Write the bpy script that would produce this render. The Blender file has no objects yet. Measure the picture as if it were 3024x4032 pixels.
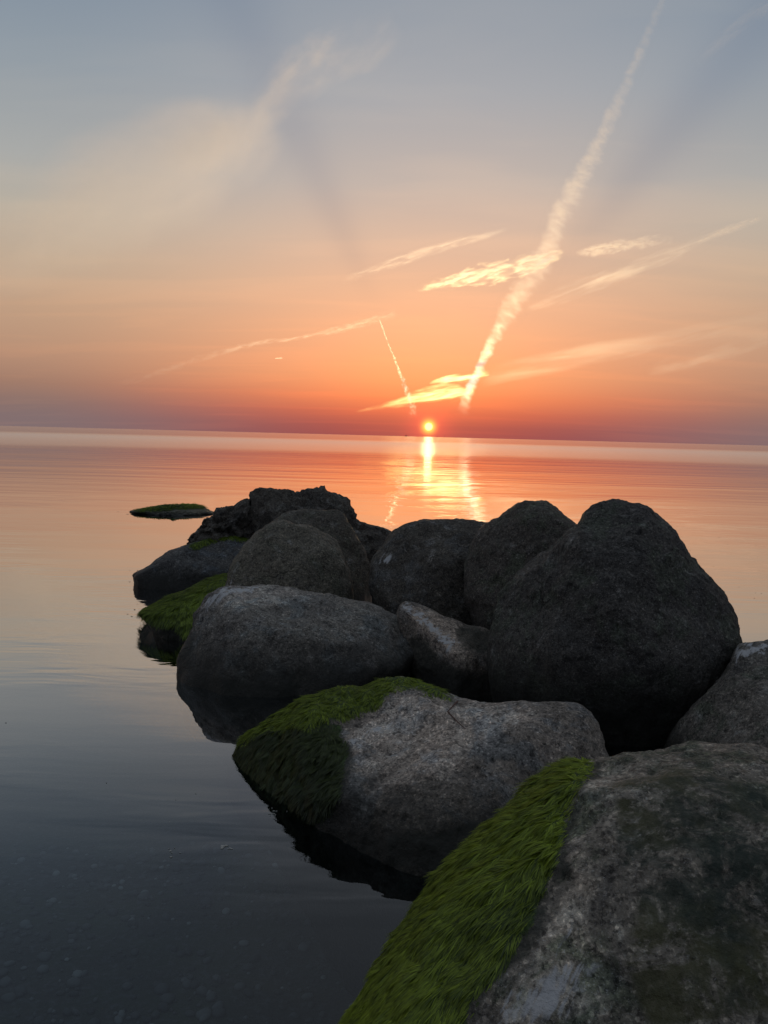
import bpy, math, random
import numpy as np
from mathutils import Vector, Matrix

random.seed(4); np.random.seed(4)
sc = bpy.context.scene
COL = sc.collection
R = math.radians

# ------------------------------------------------------------------ camera
CAMH = 1.4
FSRC = 2016.0 / math.tan(R(31.75))            # focal length in photograph pixels
PITCH, ROLL = R(-5.27), R(1.485)
cam_d = bpy.data.cameras.new("camera"); cam = bpy.data.objects.new("camera", cam_d); COL.objects.link(cam)
cam.matrix_world = Matrix.Translation((0, 0, CAMH)) @ Matrix.Rotation(R(90) + PITCH, 4, 'X') @ Matrix.Rotation(ROLL, 4, 'Z')
cam_d.sensor_fit = 'VERTICAL'; cam_d.sensor_height = 36.0
cam_d.lens = 18.0 / math.tan(R(31.75)); cam_d.clip_start = 0.05; cam_d.clip_end = 2e6
sc.camera = cam
CM = np.array(cam.matrix_world.to_3x3()); CP = np.array((0, 0, CAMH))

def ray(x, y):
    """unit direction of the sight line that meets the picture at (x, y), 3024 x 4032 frame"""
    d = CM @ np.array(((x - 1512.0) / FSRC, (2016.0 - y) / FSRC, -1.0))
    return d / np.linalg.norm(d)

def project(P):
    q = (P - CP) @ CM
    z = np.maximum(-q[:, 2], 1e-3)
    return np.stack((1512 + FSRC * q[:, 0] / z, 2016 - FSRC * q[:, 1] / z), 1)

SUN = ray(1688, 1680)
SUN_EL = math.asin(SUN[2]); SUN_AZ = math.atan2(SUN[0], SUN[1])

# ------------------------------------------------------------------ node helper
class NT:
    def __init__(s, tree): s.t = tree
    def n(s, typ, ins=None, **kw):
        nd = s.t.nodes.new(typ)
        for k, v in kw.items(): setattr(nd, k, v)
        for k, v in (ins or {}).items(): s.put(nd.inputs[k], v)
        return nd
    def put(s, sock, v):
        if isinstance(v, bpy.types.NodeSocket): s.t.links.new(v, sock)
        elif isinstance(v, bpy.types.Node): s.t.links.new(v.outputs[0], sock)
        else: sock.default_value = v
    def m(s, op, a, b=None, c=None, clamp=False):
        nd = s.n('ShaderNodeMath', operation=op, use_clamp=clamp)
        for i, v in enumerate((a, b, c)):
            if v is not None: s.put(nd.inputs[i], v)
        return nd.outputs[0]
    def vm(s, op, a, b=None, out=0):
        nd = s.n('ShaderNodeVectorMath', operation=op)
        for i, v in enumerate((a, b)):
            if v is not None: s.put(nd.inputs[i], v)
        return nd.outputs[out]
    def ss(s, v, a, b, lo=0.0, hi=1.0):
        nd = s.n('ShaderNodeMapRange', interpolation_type='SMOOTHSTEP')
        for i, x in enumerate((v, a, b, lo, hi)): s.put(nd.inputs[i], x)
        return nd.outputs[0]
    def mix(s, f, a, b, blend='MIX'):
        nd = s.n('ShaderNodeMix', data_type='RGBA', blend_type=blend, clamp_factor=True)
        s.put(nd.inputs[0], f); s.put(nd.inputs[6], a); s.put(nd.inputs[7], b)
        return nd.outputs[2]
    def noise(s, vec, scale, detail=4.0, rough=0.55, dist=0.0):
        nd = s.n('ShaderNodeTexNoise', {'Vector': vec, 'Scale': scale, 'Detail': detail, 'Roughness': rough, 'Distortion': dist})
        return nd.outputs[0]
    def map(s, vec, loc=(0, 0, 0), rot=(0, 0, 0), scale=(1, 1, 1)):
        nd = s.n('ShaderNodeMapping', {'Vector': vec, 'Location': loc, 'Rotation': rot, 'Scale': scale})
        return nd.outputs[0]
    def ramp(s, fac, stops):
        nd = s.n('ShaderNodeValToRGB', {'Fac': fac}); r = nd.color_ramp
        while len(r.elements) < len(stops): r.elements.new(0.5)
        for e, (p, c) in zip(r.elements, stops): e.position = p; e.color = c
        return nd.outputs[0]
    def curve(s, v, pts):
        nd = s.n('ShaderNodeFloatCurve', {'Value': v}); c = nd.mapping.curves[0]
        nd.mapping.use_clip = False
        while len(c.points) < len(pts): c.points.new(0.5, 0.5)
        for p, q in zip(c.points, pts): p.location = q; p.handle_type = 'AUTO_CLAMPED'
        nd.mapping.update()
        return nd.outputs[0]

def hexc(h, k=1.0):
    v = [int(h[i:i + 2], 16) / 255 for i in (0, 2, 4)]
    return tuple((x / 12.92 if x <= 0.04045 else ((x + 0.055) / 1.055) ** 2.4) * k for x in v) + (1.0,)

# ------------------------------------------------------------------ world: hazy dusk sky
w = bpy.data.worlds.new("World"); sc.world = w; w.use_nodes = True
w.node_tree.nodes.clear(); T = NT(w.node_tree)
D = T.n('ShaderNodeTexCoord').outputs['Generated']
sep = T.n('ShaderNodeSeparateXYZ', {0: D})
dx, dy, dz = sep.outputs[0], sep.outputs[1], sep.outputs[2]
zc = T.m('MAXIMUM', dz, 0.0)
el = T.m('MULTIPLY', T.m('ARCSINE', T.m('MINIMUM', zc, 1.0)), 180 / math.pi)
fac = T.m('POWER', T.m('DIVIDE', el, 90.0), 0.5)
P5 = lambda d: (d / 90) ** 0.5
def sky_ramp(lst): return T.ramp(fac, [(P5(d), hexc(h)) for d, h in lst])
near = sky_ramp([(0, 'a04e4e'), (0.7, 'b0564e'), (1.6, 'ca6250'), (2.6, 'e0775a'), (4, 'e38f6c'), (7, 'dfa182'), (10, 'd6aa90'), (13, 'caae9c'),
                 (16.3, 'b6aca6'), (21.6, '9fa3a9'), (26.5, '8f98a3'), (40, '8a949f'), (60, '8d959f'), (90, '8d959f')])
side = sky_ramp([(0, '857172'), (0.7, '867272'), (1.6, '8a736f'), (2.8, '9a796d'), (4.5, 'ad8775'), (7.5, 'b8967f'), (10.5, 'b7a28e'), (13.5, 'b1a99d'),
                 (16.3, 'a3a5a4'), (21.6, '8c97a1'), (26.5, '7a8a9b'), (40, '8490a0'), (60, '8d959f'), (90, '8d959f')])
back = sky_ramp([(0, '4c505e'), (4, '575968'), (10, '616472'), (20, '687181'), (40, '7c8592'), (90, '8d959f')])
hl = T.m('SQRT', T.m('ADD', T.m('ADD', T.m('MULTIPLY', dx, dx), T.m('MULTIPLY', dy, dy)), 1e-6))
ca = T.m('DIVIDE', T.m('ADD', T.m('MULTIPLY', dx, math.sin(SUN_AZ)), T.m('MULTIPLY', dy, math.cos(SUN_AZ))), hl)
daz = T.m('MULTIPLY', T.m('ARCCOSINE', T.m('MINIMUM', T.m('MAXIMUM', ca, -1.0), 1.0)), 180 / math.pi)
sky = T.mix(T.ss(daz, 2.0, 27.0), near, side)
sky = T.mix(T.ss(daz, 30.0, 130.0), sky, back)
# thin veil of high cloud over the whole vault
inv = T.m('DIVIDE', 1.0, T.m('ADD', zc, 0.12))
plane = T.n('ShaderNodeCombineXYZ', {0: T.m('MULTIPLY', dx, inv), 1: T.m('MULTIPLY', dy, inv)}).outputs[0]
veil = T.noise(T.map(plane, (0.3, 1.7, 0), (0, 0, R(62)), (0.55, 1.9, 1)), 1.5, 4.0, 0.5, 0.35)
veil = T.m('SUBTRACT', T.ss(veil, 0.32, 0.72), 0.4)
sky = T.mix(T.m('MULTIPLY', veil, 0.6), sky, T.mix(1.0, sky, (1.28, 1.16, 1.04, 1), 'MULTIPLY'))
# sun-side light shafts: shadows of the contrails in the hazy air, fanning out from the sun
azs = T.m('MULTIPLY', T.m('SUBTRACT', T.m('MULTIPLY', dx, math.cos(SUN_AZ)), T.m('MULTIPLY', dy, math.sin(SUN_AZ))), 57.3)
els = T.m('SUBTRACT', el, math.degrees(SUN_EL))
phi = T.m('MULTIPLY', T.m('ARCTAN2', els, azs), 180 / math.pi)
rad = T.m('SQRT', T.m('ADD', T.m('MULTIPLY', azs, azs), T.m('MULTIPLY', els, els)))
for p0, ws, amt, r0, r1 in ((52.5, 4.2, 0.33, 11, 20), (115.5, 4.3, 0.25, 7, 15), (44, 7, 0.08, 14, 22)):
    g = T.m('DIVIDE', T.m('SUBTRACT', phi, p0), ws)
    g = T.m('EXPONENT', T.m('MULTIPLY', T.m('MULTIPLY', g, g), -1.0))
    g = T.m('MULTIPLY', T.m('MULTIPLY', g, T.ss(rad, r0, r1)), T.m('MULTIPLY', T.ss(rad, 24, 50, 1.0, 0.0), amt))
    sky = T.mix(g, sky, T.mix(1.0, sky, (0.50, 0.60, 0.78, 1), 'MULTIPLY'))
# glow round the sun and the disc itself
ang = T.m('MULTIPLY', T.m('ARCCOSINE', T.m('MINIMUM', T.vm('DOT_PRODUCT', D, tuple(SUN), 1), 1.0)), 180 / math.pi)
def addglow(base, sig, col, src=ang):
    q = T.m('DIVIDE', src, sig)
    e = T.m('EXPONENT', T.m('MULTIPLY', T.m('MULTIPLY', q, q), -1.0))
    return T.mix(e, base, T.mix(1.0, base, col, 'ADD'))
sky = addglow(sky, 5.5, (0.14, 0.03, 0.005, 1))
sky = addglow(sky, 1.35, (0.42, 0.03, 0.01, 1))
sky = addglow(sky, 0.38, (2.2, 1.3, 0.12, 1))
disc = T.ss(ang, 0.16, 0.28, 1.0, 0.0)
sky = T.mix(disc, sky, (12.0, 8.5, 3.6, 1))
nish = T.n('ShaderNodeTexSky', sky_type='NISHITA', sun_disc=False, sun_elevation=max(SUN_EL, R(0.6)), sun_rotation=SUN_AZ,
           air_density=1.0, dust_density=4.0, ozone_density=1.0)
b1 = T.n('ShaderNodeBackground', {'Color': sky, 'Strength': 0.94})
b2 = T.n('ShaderNodeBackground', {'Color': nish.outputs[0], 'Strength': 0.05})
add = T.n('ShaderNodeAddShader', {0: b1.outputs[0], 1: b2.outputs[0]})
T.n('ShaderNodeOutputWorld', {'Surface': add.outputs[0]})
w.cycles.sampling_method = 'NONE'

# ------------------------------------------------------------------ sun lamp
sl = bpy.data.lights.new("sun", 'SUN'); sl.energy = 1.1; sl.angle = R(0.55); sl.color = (1.0, 0.71, 0.36)
so = bpy.data.objects.new("sun", sl); COL.objects.link(so); so.location = (3, 20, 5)
so.rotation_euler = (-Vector(SUN)).to_track_quat('-Z', 'Y').to_euler()

# ------------------------------------------------------------------ render settings
sc.view_settings.view_transform = 'Standard'; sc.view_settings.look = 'None'
sc.view_settings.exposure = 0.0; sc.view_settings.gamma = 1.0; sc.view_settings.use_curve_mapping = False
sc.render.engine = 'CYCLES'
cy = sc.cycles
cy.use_denoising = True; cy.denoiser = 'OPENIMAGEDENOISE'; cy.denoising_input_passes = 'RGB_ALBEDO_NORMAL'; cy.denoising_prefilter = 'ACCURATE'; cy.use_adaptive_sampling = False
cy.max_bounces = 5; cy.diffuse_bounces = 2; cy.glossy_bounces = 3; cy.transparent_max_bounces = 24; cy.volume_bounces = 1
cy.sample_clamp_direct = 1.35; cy.sample_clamp_indirect = 3.0
cy.caustics_reflective = False; cy.caustics_refractive = False
cy.volume_max_steps = 256

# ------------------------------------------------------------------ numpy noise
_rng = np.random.RandomState(7)
_perm = _rng.permutation(256); _perm = np.concatenate((_perm, _perm, _perm))
_g = _rng.normal(size=(256, 3)); _g /= np.linalg.norm(_g, axis=1)[:, None]
def pn(p):
    i = np.floor(p).astype(int); f = p - i; i &= 255
    u = f * f * f * (f * (f * 6 - 15) + 10); out = 0
    for a in (0, 1):
        for b in (0, 1):
            for c in (0, 1):
                h = _perm[_perm[_perm[i[:, 0] + a] + i[:, 1] + b] + i[:, 2] + c]
                d = (_g[h] * (f - (a, b, c))).sum(1)
                out = out + d * (u[:, 0] if a else 1 - u[:, 0]) * (u[:, 1] if b else 1 - u[:, 1]) * (u[:, 2] if c else 1 - u[:, 2])
    return out * 1.5
def fbm(p, o=4, g=0.5):
    s = 0; a = 1.0
    for k in range(o): s = s + a * pn(p * 2 ** k + 17.3 * k); a *= g
    return s
def sstep(x, a, b):
    t = np.clip((x - a) / (b - a), 0, 1); return t * t * (3 - 2 * t)

_ico = {}
def ico(lev):
    if lev not in _ico:
        import bmesh
        bm = bmesh.new(); bmesh.ops.create_icosphere(bm, subdivisions=lev, radius=1.0)
        v = np.array([q.co[:] for q in bm.verts]); f = np.array([[q.index for q in x.verts] for x in bm.faces]); bm.free()
        _ico[lev] = (v / np.linalg.norm(v, axis=1)[:, None], f)
    return _ico[lev]

def mesh_obj(name, V, F, mat, parent=None, smooth=True, loc=None):
    """one mesh object; V in world coordinates, stored round the object's own origin"""
    V = np.asarray(V, float); F = np.asarray(F, np.int32)
    o = np.zeros(3) if loc is None else np.asarray(loc, float)
    me = bpy.data.meshes.new(name)
    n = F.shape[1]
    me.vertices.add(len(V)); me.vertices.foreach_set('co', (V - o).astype(np.float32).ravel())
    me.loops.add(F.size); me.loops.foreach_set('vertex_index', F.ravel())
    me.polygons.add(len(F)); me.polygons.foreach_set('loop_start', np.arange(0, F.size, n, dtype=np.int32))
    me.polygons.foreach_set('use_smooth', np.full(len(F), smooth))
    me.update(calc_edges=True); me.validate()
    if mat: me.materials.append(mat)
    ob = bpy.data.objects.new(name, me); COL.objects.link(ob)
    if parent is not None: ob.parent = parent       # parents stand at their own origin; child meshes share that origin
    else: ob.location = o
    return ob

def attr(ob, name, vals):
    a = ob.data.attributes.new(name, 'FLOAT', 'POINT'); a.data.foreach_set('value', np.asarray(vals, np.float32))

def tag(o, label=None, cat=None, group=None, kind=None):
    for k, v in (('label', label), ('category', cat), ('group', group), ('kind', kind)):
        if v: o[k] = v
    return o

def new_mat(name):
    m = bpy.data.materials.new(name); m.use_nodes = True; m.node_tree.nodes.clear()
    return m, NT(m.node_tree)

# ------------------------------------------------------------------ water and seabed
def water_material():
    m, t = new_mat("sea_water")
    pos = t.n('ShaderNodeNewGeometry').outputs['Position']
    n1 = t.noise(t.map(pos, (3, 1, 0), (0, 0, R(3)), (0.06, 0.72, 1)), 1.0, 2.0, 0.5, 0.2)
    n2 = t.noise(t.map(pos, (9, 5, 0), (0, 0, R(-5)), (0.45, 2.3, 1)), 1.0, 2.0, 0.5, 0.3)
    n3 = t.noise(t.map(pos, (1, 7, 0), (0, 0, R(6)), (1.7, 6.8, 1)), 1.0, 2.0, 0.5, 0.3)
    dist = t.vm('LENGTH', pos, None, 1)
    calm = t.ss(t.noise(t.map(pos, (6.2, 2.4, 0), (0, 0, R(-3)), (0.05, 0.20, 1)), 1.0, 2.0), 0.40, 0.60)
    patch = t.ss(t.noise(t.map(pos, (2.2, 8.4, 0), (0, 0, R(-3)), (0.35, 0.6, 1)), 1.0, 2.0), 0.42, 0.58)
    swell = t.m('MULTIPLY', t.m('ADD', 0.2, t.m('MULTIPLY', calm, 0.8)), t.ss(dist, 4.0, 18.0, 0.3, 1.0))
    h = t.m('MULTIPLY', t.m('ADD', t.m('MULTIPLY', n1, 0.013), t.m('MULTIPLY', n2, 0.0032)), swell)
    h = t.m('ADD', h, t.m('MULTIPLY', t.m('MULTIPLY', n3, 0.0034), t.m('ADD', 0.12, t.m('MULTIPLY', patch, 0.88))))
    bump = t.n('ShaderNodeBump', {'Strength': 1.0, 'Distance': 1.0, 'Height': h})
    rough = t.m('ADD', t.ss(dist, 12.0, 160.0, 0.02, 0.11), t.m('MULTIPLY', t.m('MULTIPLY', t.ss(dist, 50.0, 75.0), t.ss(dist, 150.0, 260.0, 1.0, 0.0)), 0.10))
    inc = t.n('ShaderNodeNewGeometry').outputs['Incoming']
    cosi = t.m('ABSOLUTE', t.vm('DOT_PRODUCT', inc, bump.outputs[0], 1))
    fr = t.curve(cosi, [(0, 1), (0.06, 0.95), (0.144, 0.78), (0.252, 0.60), (0.33, 0.41), (0.40, 0.23), (0.53, 0.075), (1, 0.02)])
    tr = t.n('ShaderNodeBsdfTransparent', {'Color': (0.55, 0.62, 0.64, 1)})
    g = t.n('ShaderNodeBsdfGlossy', {'Color': (0.93, 0.93, 0.94, 1), 'Roughness': rough, 'Normal': bump.outputs[0]})
    mx = t.n('ShaderNodeMixShader', {0: fr, 1: tr.outputs[0], 2: g.outputs[0]})
    t.n('ShaderNodeOutputMaterial', {'Surface': mx.outputs[0]})
    return m

def seabed_material():
    m, t = new_mat("seabed_silt")
    pos = t.n('ShaderNodeNewGeometry').outputs['Position']
    n1 = t.noise(pos, 2.3, 5.0, 0.6); n2 = t.noise(pos, 30.0, 4.0, 0.6)
    c = t.mix(t.ss(n1, 0.35, 0.65), (0.042, 0.038, 0.036, 1), (0.045, 0.055, 0.036, 1))
    c = t.mix(t.ss(n2, 0.45, 0.75), c, (0.09, 0.09, 0.095, 1))
    b = t.n('ShaderNodeBump', {'Strength': 0.6, 'Distance': 0.03, 'Height': n2})
    p = t.n('ShaderNodeBsdfPrincipled', {'Base Color': c, 'Roughness': 0.9, 'Normal': b.outputs[0]})
    t.n('ShaderNodeOutputMaterial', {'Surface': p.outputs[0]})
    return m

def ring_sheet(name, radii, seg, zf, mat):
    V = [(0, 0, zf(0, 0))]; F = []
    for r in radii:
        for k in range(seg):
            a = 2 * math.pi * k / seg; x, y = r * math.cos(a), r * math.sin(a); V.append((x, y, zf(x, y)))
    F3 = [(0, 1 + k, 1 + (k + 1) % seg) for k in range(seg)]
    for i in range(len(radii) - 1):
        a = 1 + i * seg; b = a + seg
        for k in range(seg):
            k2 = (k + 1) % seg
            F3 += [(a + k, b + k, b + k2), (a + k, b + k2, a + k2)]
    return mesh_obj(name, V, F3, mat)

radii = [0.6 * 1.16 ** i for i in range(94)]
sea = tag(ring_sheet("sea", radii, 96, lambda x, y: 0.0, water_material()), kind='structure')
def bed(x, y):
    r = math.hypot(x, y)
    return -0.42 - 0.06 * min(r, 12) - 0.02 * min(r, 200) + 0.05 * math.sin(x * 1.7 + 1) * math.cos(y * 1.3)
seabed = tag(ring_sheet("seabed", [0.25 * 1.11 ** i for i in range(150)], 96, bed, seabed_material()), kind='structure')

# ------------------------------------------------------------------ rock materials
def rock_material(name, c1, c2, seed=0.0, patch=(0.10, 0.12, 0.10), patch_amt=0.5, grain=1.0, mossc=(0.045, 0.075, 0.02), wet_shade=0.24, bumpk=1.0, cracks=0.6, streak=(-0.5, -0.5, -0.7)):
    c1 = (c1[0] * 1.14, c1[1] * 1.03, c1[2] * 0.89); c2 = (c2[0] * 1.14, c2[1] * 1.03, c2[2] * 0.89)
    m, t = new_mat(name)
    co = t.n('ShaderNodeTexCoord').outputs['Object']
    pz = t.n('ShaderNodeSeparateXYZ', {0: t.n('ShaderNodeNewGeometry').outputs['Position']}).outputs[2]
    v = t.map(co, (seed * 3.1, seed * 1.7, seed * 0.9))
    big = t.noise(v, 2.6, 7.0, 0.62, 0.4)
    mid = t.noise(v, 11.0, 6.0, 0.65, 0.2)
    fine = t.noise(v, 70.0, 5.0, 0.7)
    dots = t.noise(v, 260.0, 2.0, 0.5)
    mot = t.noise(v, 32.0, 6.0, 0.7, 0.3)
    c = t.mix(t.ss(big, 0.36, 0.66), c1 + (1,), c2 + (1,))
    pm = t.ss(t.m('ADD', t.noise(v, 4.3, 8.0, 0.7, 0.6), t.m('MULTIPLY', t.m('SUBTRACT', mid, 0.5), 0.35)), 0.50, 0.62)
    c = t.mix(t.m('MULTIPLY', pm, patch_amt), c, patch + (1,))
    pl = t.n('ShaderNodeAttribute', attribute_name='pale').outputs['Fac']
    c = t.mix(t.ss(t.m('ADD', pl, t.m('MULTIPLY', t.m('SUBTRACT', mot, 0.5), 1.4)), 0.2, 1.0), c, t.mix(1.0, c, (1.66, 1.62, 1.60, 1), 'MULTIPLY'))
    c = t.mix(t.m('MULTIPLY', t.ss(mid, 0.55, 0.78), 0.45), c, (0.34, 0.33, 0.32, 1))
    c = t.mix(t.m('MULTIPLY', t.ss(mid, 0.46, 0.28), 0.55), c, (0.045, 0.045, 0.048, 1))
    c = t.mix(t.m('MULTIPLY', t.ss(fine, 0.54, 0.66), 0.62 * grain), c, t.mix(1.0, c, (2.3, 2.25, 2.2, 1), 'MULTIPLY'))
    c = t.mix(t.m('MULTIPLY', t.ss(fine, 0.46, 0.35), 0.8 * grain), c, t.mix(1.0, c, (0.22, 0.22, 0.23, 1), 'MULTIPLY'))
    c = t.mix(t.m('MULTIPLY', t.ss(dots, 0.60, 0.70), 0.4 * grain), c, (0.40, 0.39, 0.38, 1))
    c = t.mix(t.m('MULTIPLY', t.ss(mot, 0.54, 0.70), 0.55 * grain), c, t.mix(1.0, c, (2.0, 1.97, 1.92, 1), 'MULTIPLY'))
    c = t.mix(t.m('MULTIPLY', t.ss(mot, 0.47, 0.33), 0.75 * grain), c, t.mix(1.0, c, (0.28, 0.28, 0.29, 1), 'MULTIPLY'))
    ln_ = t.noise(t.map(v, (3.3, 8.1, 2.2)), 13.0, 10.0, 0.76, 0.5)
    crust = t.ss(t.m('ADD', ln_, t.m('MULTIPLY', pl, 0.10)), 0.53, 0.61)
    c = t.mix(t.m('MULTIPLY', crust, 0.42 + 0.0 * grain), c, t.mix(t.ss(big, 0.4, 0.6), t.mix(1.0, c, (2.1, 2.05, 2.0, 1), 'MULTIPLY'), t.mix(1.0, c, (1.55, 1.75, 1.85, 1), 'MULTIPLY')))
    pit = t.ss(t.noise(t.map(v, (1.3, 5.1, 9.2)), 21.0, 9.0, 0.74, 0.4), 0.47, 0.38)
    c = t.mix(t.m('MULTIPLY', pit, 0.65), c, t.mix(1.0, c, (0.30, 0.29, 0.28, 1), 'MULTIPLY'))
    cell = t.n('ShaderNodeTexVoronoi', {'Vector': v, 'Scale': 150.0, 'Randomness': 1.0})
    cv = t.n('ShaderNodeSeparateColor', {0: cell.outputs['Color']})
    c = t.mix(t.m('MULTIPLY', t.m('GREATER_THAN', cv.outputs[0], 0.90), 0.42 * grain), c, t.mix(1.0, c, (2.4, 2.35, 2.3, 1), 'MULTIPLY'))
    c = t.mix(t.m('MULTIPLY', t.m('LESS_THAN', cv.outputs[0], 0.16), 0.5 * grain), c, t.mix(1.0, c, (0.25, 0.25, 0.26, 1), 'MULTIPLY'))
    # bird lime, running down in streaks; also paints the sloping boulder's lit top pale
    gu = t.n('ShaderNodeAttribute', attribute_name='guano_lit').outputs['Fac']
    sd = Vector(streak).normalized()
    along = t.n('ShaderNodeVectorMath', {0: tuple(sd), 'Scale': t.m('MULTIPLY', t.vm('DOT_PRODUCT', v, tuple(sd), 1), 0.80)}, operation='SCALE').outputs[0]
    sq = t.vm('SUBTRACT', v, along)
    sv = t.noise(sq, 34.0, 6.0, 0.68, 0.4)
    gm = t.ss(t.m('ADD', t.m('MULTIPLY', gu, 0.80), t.m('MULTIPLY', t.m('SUBTRACT', sv, 0.5), 2.6)), 0.52, 0.86)
    hair = t.noise(sq, 120.0, 3.0, 0.6)
    c = t.mix(t.m('MULTIPLY', t.ss(hair, 0.56, 0.72), 0.4 * grain), c, t.mix(1.0, c, (1.9, 1.86, 1.8, 1), 'MULTIPLY'))
    vr = t.n('ShaderNodeTexVoronoi', {'Vector': t.vm('ADD', v, t.vm('SCALE', t.n('ShaderNodeTexNoise', {'Vector': v, 'Scale': 4.0, 'Detail': 4.0}).outputs[1], None)), 'Scale': 1.3}, feature='DISTANCE_TO_EDGE')
    vr.inputs['Vector'].links[0].from_node.inputs[1].links[0].from_node.inputs['Scale'].default_value = 0.35
    crack = t.m('MULTIPLY', t.ss(vr.outputs[0], 0.0, 0.008, 1.0, 0.0), t.ss(t.noise(t.map(v, (9, 9, 9)), 2.2, 3.0), 0.54, 0.66))
    c = t.mix(t.m('MULTIPLY', crack, cracks), c, (0.018, 0.017, 0.016, 1))
    c = t.mix(t.m('MULTIPLY', gm, 0.8), c, (0.52, 0.52, 0.53, 1))
    # darkened colour: algae film by the moss, painted shade on some faces; green growth
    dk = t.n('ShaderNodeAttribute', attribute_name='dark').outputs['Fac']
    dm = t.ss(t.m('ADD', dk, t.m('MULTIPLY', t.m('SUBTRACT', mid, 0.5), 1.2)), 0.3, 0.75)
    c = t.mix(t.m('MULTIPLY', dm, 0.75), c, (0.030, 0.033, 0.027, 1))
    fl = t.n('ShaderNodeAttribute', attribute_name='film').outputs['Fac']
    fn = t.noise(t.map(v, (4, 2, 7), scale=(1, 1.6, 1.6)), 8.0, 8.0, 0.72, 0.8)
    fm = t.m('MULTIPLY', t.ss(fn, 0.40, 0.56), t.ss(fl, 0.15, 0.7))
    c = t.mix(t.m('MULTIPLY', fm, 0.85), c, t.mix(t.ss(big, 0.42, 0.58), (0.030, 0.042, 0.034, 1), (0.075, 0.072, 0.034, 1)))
    mo = t.n('ShaderNodeAttribute', attribute_name='moss').outputs['Fac']
    mm = t.ss(t.m('ADD', mo, t.m('MULTIPLY', t.m('SUBTRACT', mid, 0.5), 0.9)), 0.35, 0.6)
    mc = t.mix(t.ss(fine, 0.35, 0.65), tuple(x * 0.5 for x in mossc) + (1,), tuple(x * 1.25 for x in mossc) + (1,))
    c = t.mix(t.m('MULTIPLY', mm, 0.92), c, mc)
    # black weed at the waterline, widened to paint shade onto the lower faces
    wz = t.ss(t.m('ADD', pz, t.m('MULTIPLY', t.m('SUBTRACT', mid, 0.5), 0.22)), wet_shade * 0.25, wet_shade, 1.0, 0.0)
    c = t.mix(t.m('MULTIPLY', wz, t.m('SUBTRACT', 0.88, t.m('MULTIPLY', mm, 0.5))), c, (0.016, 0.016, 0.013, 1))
    hgt = t.m('ADD', t.m('ADD', t.m('MULTIPLY', mid, 0.04), t.m('MULTIPLY', mot, 0.02)), t.m('ADD', t.m('MULTIPLY', fine, 0.012), t.m('MULTIPLY', dots, 0.0022)))
    hgt = t.m('SUBTRACT', hgt, t.m('MULTIPLY', crack, 0.035 * cracks))
    b = t.n('ShaderNodeBump', {'Strength': 0.8 * bumpk, 'Distance': 0.6, 'Height': hgt})
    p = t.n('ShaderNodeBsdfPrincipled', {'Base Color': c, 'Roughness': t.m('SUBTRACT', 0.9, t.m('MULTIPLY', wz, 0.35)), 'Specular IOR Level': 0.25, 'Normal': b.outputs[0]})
    t.n('ShaderNodeOutputMaterial', {'Surface': p.outputs[0]})
    return m

def strand_material(name, c_dark, c_light):
    m, t = new_mat(name)
    a = t.n('ShaderNodeAttribute', attribute_name='tone').outputs['Fac']
    c = t.mix(a, c_dark + (1,), c_light + (1,))
    d = t.n('ShaderNodeBsdfDiffuse', {'Color': c})
    tl = t.n('ShaderNodeBsdfTranslucent', {'Color': c})
    g = t.n('ShaderNodeBsdfGlossy', {'Color': (1, 1, 1, 1), 'Roughness': 0.45})
    x = t.n('ShaderNodeMixShader', {0: 0.25, 1: d.outputs[0], 2: tl.outputs[0]})
    x = t.n('ShaderNodeMixShader', {0: 0.025, 1: x.outputs[0], 2: g.outputs[0]})
    t.n('ShaderNodeOutputMaterial', {'Surface': x.outputs[0]})
    return m

# ------------------------------------------------------------------ boulder builder
CROPS = {1: (400, 1880, .7233), 2: (1400, 1900, .9789), 3: (800, 2600, 1.0247), 4: (1400, 2900, .9789),
         7: (680, 1880, .2411), 8: (900, 1880, .42194), 9: (480, 2080, .3014), 10: (2400, 2400, .3761), 0: (0, 0, 1.0)}
def px(k, *pts):
    x0, y0, s = CROPS[k]
    return [(x0 + a * s, y0 + b * s) for a, b in pts]

def poly_mask(Q, poly, soft):
    """signed distance of points Q to a closed outline, as 0..1 across SOFT pixels either side"""
    P = np.array(poly); N = len(P); inside = np.zeros(len(Q), bool); dm = np.full(len(Q), 1e9)
    for i in range(N):
        a, b = P[i], P[(i + 1) % N]; ab = b - a; ap = Q - a
        tt = np.clip((ap @ ab) / (ab @ ab + 1e-9), 0, 1)
        dm = np.minimum(dm, np.linalg.norm(ap - tt[:, None] * ab, axis=1))
        cr = ((a[1] > Q[:, 1]) != (b[1] > Q[:, 1])) & (Q[:, 0] < (b[0] - a[0]) * (Q[:, 1] - a[1]) / (b[1] - a[1] + 1e-12) + a[0])
        inside ^= cr
    return np.clip(0.5 + np.where(inside, dm, -dm) / (2 * soft), 0, 1)

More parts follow.
